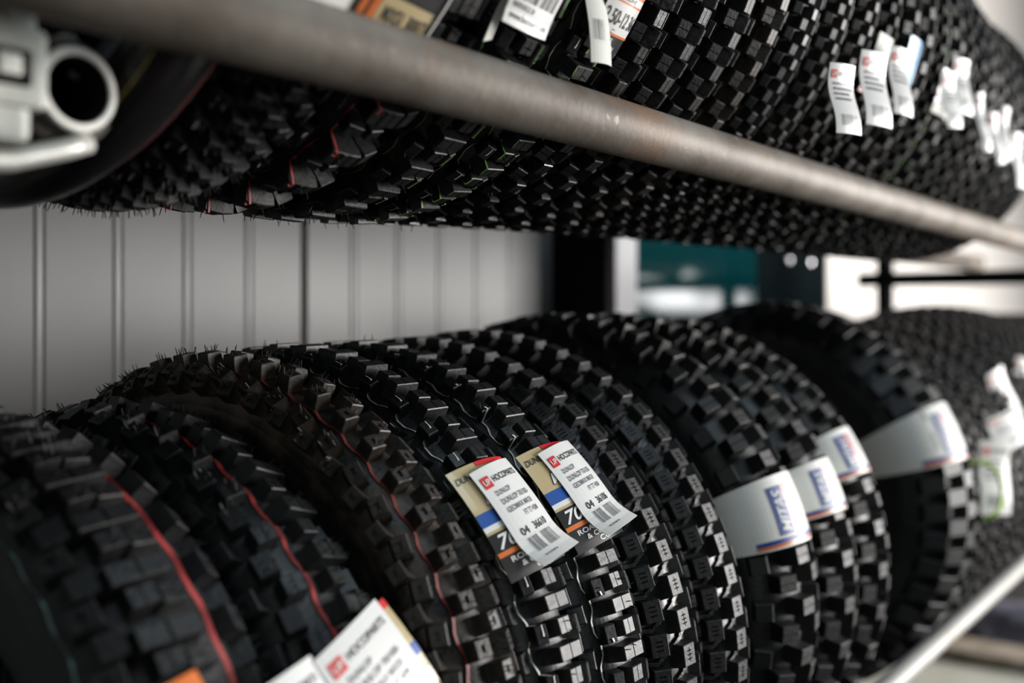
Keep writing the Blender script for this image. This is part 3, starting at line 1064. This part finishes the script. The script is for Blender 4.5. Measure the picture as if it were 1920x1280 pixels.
upt('9', 1.073, .325, .037, 'small', 'rubber_cool', 'small-stud tyre carrying the leftmost blurred white tag', phase=.3)
upt('10', 1.150, .324, .037, 'small', 'rubber_dust', 'dusty tyre with small studs, second right of the brownish upper tyre', phase=.8)
upt('11', 1.228, .323, .038, 'small', 'rubber_dust', 'dusty small-stud tyre, third right of the brownish upper tyre', phase=.5)
up_rest = [(1.308, 'small', 'rubber_matt'), (1.388, 'square', 'rubber'), (1.468, 'studs', 'rubber_dust'), (1.549, 'small', 'rubber_matt'), (1.631, 'square', 'rubber_cool'), (1.713, 'small', 'rubber_matt'), (1.795, 'studs', 'rubber_matt'),
           (1.877, 'small', 'rubber_dust'), (1.959, 'square', 'rubber'), (2.041, 'small', 'rubber_matt'), (2.123, 'studs', 'rubber'), (2.205, 'small', 'rubber_matt'), (2.30, 'small', 'rubber')]
for n_, (X, p, m_) in enumerate(up_rest):
    last = n_ == len(up_rest) - 1
    lab = 'blurred black tyre in the upper row, %s right of the brownish one' % names[n_ + 3]
    if last:
        lab = 'last upper tyre, its studded edge outlined against the pale wall at top right'
    upt('u%d' % n_, X, (.2665 if last else .322 - .062 * (X - 1.23)), .0385, p, m_, lab, pieces=n_ < 5, phase=.17 * n_, stripes=((20, 'paint_green', .003, .001),) if n_ in (3, 4) else ())

# ------------------------------------------------------------------ stickers, tags and bands
# tan stickers and price tags on the two glossy tyres
brand_sticker(LOW['d'], -.010, 53.2, .080, .100, tilt=6, lift=.003, bow=.006)
price_tag(LOW['d'], -.002, 53.5, .058, .090, tilt=9, lift=.008, curl=.012, bow=.004, num='36610', label='white price tag with a red logo and barcode')
brand_sticker(LOW['e'], -.001, 52.6, .080, .100, tilt=6, lift=.003, bow=.006)
price_tag(LOW['e'], .011, 52.5, .058, .090, tilt=9, lift=.008, curl=.012, bow=.004, num='36106', label='white price tag with a red logo and barcode')
# bottom left
price_tag(LOW['b'], .004, 64.4, .075, .090, tilt=20, lift=.012, curl=.004, bow=.003, label='large out-of-focus white price tag')
# bands
paper_band(LOW['h'], 69.0, .080, left=98)
paper_band(LOW['i'], 67.5, .066, left=80)
paper_band(LOW['j'], 61.5, .066, left=80)
paper_band(LOW['k'], 67.0, .098, left=125)
# labels on the upper row
T = UP['1']
s = tag_sheet(T, -.030, 125.0, .075, .090, tilt=-3, lift=.006, bow=.002)
o = s.patch('paper_label', 0, 0, s.W, s.H, 'paper', T['root'], e=.0004, th=.0006)
o['label'] = 'white label with a blue lower edge'
s.patch('blue_stripe', .018, .002, .068, .009, 'label_cyan', o, e=.0008)
T = UP['2']
s = tag_sheet(T, -.066, 127.0, .068, .090, tilt=-5, lift=.008, bow=.002)
o = s.patch('brand_sticker', 0, 0, s.W, s.H, 'label_black', T['root'], e=.0004, th=.0006)
o['label'] = 'black and orange sticker with a tan size panel in clear film'
s.patch('size_panel', .017, .008, .0665, .031, 'tan', o, e=.0008)
s.text('MXS1 300/7', .022, .0140, .043, .0105, 'ink', o, e=.0012)
s.patch('orange_flash', .003, .012, .008, .060, 'label_orange', o, e=.0008, nu=2)
s.patch('orange_flash', .011, .006, .0165, .050, 'label_orange', o, e=.0008, nu=2)
s.patch('size_panel', .002, .060, .060, .085, 'tan', o, e=.0008)
s.lines(.024, .002, .064, .0075, 1, 'paper', o, e=.0008)
f = tag_sheet(T, -.066, 126.5, .073, .096, tilt=-5, lift=.0105, bow=.002)
c = f.patch('film_sleeve', 0, 0, f.W, f.H, 'film', T['root'], e=.0004)
f.patch('film_seam', 0, 0, f.W, .0026, 'paper', c, e=.0008)
f.patch('film_seam', f.W - .0014, 0, f.W, f.H, 'paper', c, e=.0008)
T = UP['3']
s = tag_sheet(T, -.026, 121.0, .056, .076, tilt=-3, lift=.008, curl=.004, bow=.003)
o = s.patch('price_tag', 0, 0, s.W, s.H, 'paper', T['root'], e=.0004, th=.0006)
o['label'] = 'white barcode label with a web address'
s.text('www.hocoparts.com', .004, .003, .046, .0065, 'ink', o, e=.0008)
s.text('06050.00.21.24', .004, .0125, .024, .004, 'ink', o, e=.0008)
s.bars(.004, .019, .028, .036, 13, 'ink', o, seed=4, e=.0008)
s.bars(.031, .019, .052, .036, 12, 'ink', o, seed=8, e=.0008)
s = tag_sheet(T, -.046, 122.0, .022, .100, tilt=-2, lift=-.004, curl=.004, bow=.0, lean=-.012)
o = s.patch('curled_label', 0, 0, s.W, s.H, 'paper_back', T['root'], e=.0004, th=.0006)
T = UP['4']
s = hang_sheet(T, -.030, 107, .030, .122, tilt=4, lift=-.050)
o = s.patch('price_tag', 0, 0, s.W, s.H, 'paper_back', T['root'], e=.0004, th=.0006)
o['label'] = 'pale tag with a barcode hanging beside the orange sticker'
s.bars(.004, .018, .018, .034, 8, 'ink_grey', o, seed=4, e=.0008)
T = UP['4']
s = tag_sheet(T, .010, 120.5, .048, .080, tilt=-2, lift=.003, bow=.004)
o = s.patch('size_sticker', 0, 0, s.W, s.H, 'label_black', T['root'], e=.0004, th=.0006)
o['label'] = 'orange, white and black size sticker'
W_ = s.W
s.patch('orange_field', 0, .050, W_, .080, 'label_orange', o, e=.0006)
s.patch('white_field', 0, .0440, W_, .050, 'paper', o, e=.0006)
s.patch('size_field', 0, .018, W_, .044, 'paper', o, e=.0006)
s.patch('orange_line', 0, .0165, W_, .0185, 'label_orange', o, e=.0008)
s.patch('orange_line', 0, .0430, W_, .0445, 'label_orange', o, e=.0008)
s.text('INTERMEDIATE', .003, .0525, .044, .005, 'paper', o, e=.0009)
s.text('FRONT', .016, .0455, .018, .0032, 'ink', o, e=.0009)
s.text('2.50-12 36', .003, .0245, .044, .0125, 'ink', o, e=.0009)
s.text(': 7542', .008, .0110, .018, .0035, 'paper', o, e=.0009)
s.text(': 33CS/N', .012, .0050, .022, .0035, 'paper', o, e=.0009)
# blurred white tags further along the upper row
for key, x0, th, W_, H_, tl in (('9', .012, 120.6, .056, .072, 2), ('10', .033, 114.6, .064, .082, 0), ('u0', -.023, 109.4, .052, .080, -3), ('u3', -.022, 104.4, .050, .076, 5), ('u4', -.023, 97.1, .054, .080, 0),
                               ('u5', .011, 101.9, .034, .089, 8), ('u7', -.039, 103.1, .036, .082, 9), ('u8', -.021, 97.2, .036, .090, -5), ('u9', .001, 102.6, .046, .096, 4)):
    price_tag(UP[key], x0, th, W_ * .76, H_, far=True, hang=True, tilt=tl, lift=.006, turn=16)
T = UP['u0']
s = tag_sheet(T, -.028, 112.5, .050, .070, lift=.004, bow=.002)
o = s.patch('brand_sticker', 0, 0, s.W, s.H, 'paper_back', T['root'], e=.0004, th=.0006)
s.patch('purple_stripe', 0, .006, s.W, .011, 'label_purple', o, e=.0008)
s.patch('red_stripe', 0, 0, s.W, .006, 'label_red', o, e=.0008)
T = UP['u1']
s = tag_sheet(T, .004, 108.5, .050, .070, lift=.004, bow=.002)
o = s.patch('brand_sticker', 0, 0, s.W, s.H, 'label_cyan', T['root'], e=.0004, th=.0006)
s.patch('red_stripe', 0, 0, s.W, .006, 'label_red', o, e=.0008)
T = UP['u3']
s = tag_sheet(T, .030, 108, .080, .060, lift=.004, bow=.002)
o = s.patch('brand_sticker', 0, 0, s.W, s.H, 'label_black', T['root'], e=.0004, th=.0006)
s.patch('yellow_flash', .025, .030, .070, .046, 'label_yellow', o, e=.0008)
s.patch('purple_stripe', 0, .019, s.W, .027, 'label_purple', o, e=.0008)
s.patch('pale_stripe', 0, 0, s.W, .015, 'paper_back', o, e=.0008)
# tags and a lime strap at the right of the lower row
price_tag(LOW['r0'], .020, 66.7, .066, .130, far=True, hang=True, tilt=-4, lift=.046, turn=34)
price_tag(LOW['r4'], -.030, 46.0, .050, .120, far=True, hang=True, tilt=26, lift=.020, turn=30)
price_tag(LOW['r1'], .065, 58.0, .085, .070, far=True, hang=True, tilt=18, lift=.050, turn=30)
price_tag(LOW['r6'], .000, 47.0, .050, .100, far=True, hang=True, tilt=-14, lift=.020, turn=30)
price_tag(LOW['r8'], .000, 50.0, .070, .110, far=True, hang=True, tilt=10, lift=.020, turn=30)
T = LOW['r0']
me = sweep_mesh('lime_strap', [T['C'] + Vector((x, -q * math.sin(R(a)), q * math.cos(R(a)))) for x, q, a in
                               ((-.060, .340, 73), (-.040, .362, 74), (-.027, .370, 77), (-.022, .372, 81), (-.026, .370, 85), (-.036, .362, 88), (-.048, .340, 90))], .0035, 8)
o = link('lime_strap', me, T['root'], 'strap_lime', smooth=True)
o['label'] = 'lime green plastic strap'
# bottom left corner of the picture: stickers under the out-of-focus tag
T = LOW['b']
s = tag_sheet(T, .006, 65.0, .096, .090, tilt=20, lift=.007, bow=.003)
o = s.patch('brand_sticker', 0, 0, s.W, s.H, 'tan', T['root'], e=.0004, th=.0006)
s.patch('red_corner', s.W * .8, s.H * .93, s.W, s.H, 'label_red', o, e=.0008)
s.patch('blue_stripe', 0, s.H * .5, s.W, s.H * .6, 'label_blue', o, e=.0008)

price_tag(LOW['a'], .052, 67, .056, .085, tilt=12, lift=.010, bow=.003, label='white tag cut off by the bottom edge of the picture')
T = LOW['a']
s = tag_sheet(T, -.022, 60.5, .032, .045, tilt=10, lift=.008, bow=.002)
o = s.patch('red_label', 0, 0, s.W, s.H, 'label_orange', T['root'], e=.0004, th=.0006)

# ------------------------------------------------------------------ boards at bottom right
g = 'wooden boards near the floor'
def board(x0, x1, y0, y1, z1, th, m, label):
    o = link('wooden_board', box_mesh('wooden_board', x0, x1, y0, y1, z1 - th, z1, .003), None, m)
    tag(o, label, 'board', g)
board(3.40, 3.56, 0.10, 1.05, H0 - 1.005, .035, 'wood', 'brown plank lying across at bottom right corner')
board(2.85, 3.58, 0.10, 1.05, H0 - 1.04, .020, 'wood_pale', 'pale grey-green board below the brown plank at bottom right')

# a crumpled dark blue cloth lying behind the plank
bm = bmesh.new()
bmesh.ops.create_icosphere(bm, subdivisions=4, radius=1.0)
rnd = random.Random(5)
from mathutils import noise
for v in bm.verts:
    n = noise.noise(v.co * 2.2) * .35 + noise.noise(v.co * 5.0) * .12
    v.co *= 1 + n
    v.co = Vector((v.co.x * .13, v.co.y * .30, max(v.co.z, -.25) * .085 + .021))
me = bpy.data.meshes.new('cloth_bundle')
bm.to_mesh(me)
bm.free()
o = link('cloth_bundle', me, None, 'cloth_blue', smooth=True)
o.location = (3.86, 0.62, H0 - 1.05)
tag(o, 'crumpled dark blue cloth behind the brown plank at bottom right', 'cloth')
o = link('wooden_board', box_mesh('wooden_board', 3.60, 4.20, 0.10, 1.05, H0 - 1.07, H0 - 1.05, .003), None, 'dark_board')
tag(o, 'dark board under the blue cloth at bottom right edge', 'board', g)
for x in (2.9, 4.1):
    for y in (0.16, 0.99):
        o = link('pallet_block', box_mesh('pallet_block', x, x + .09, y - .045, y + .045, 0.0, H0 - (1.06 if x < 3 else 1.07), .004), None, 'wood')
        tag(o, 'wooden block holding up the %s end of the %s board at bottom right' % ('front' if y < .5 else 'rear', 'pale' if x < 3 else 'dark'), 'block', 'leg blocks under the boards')
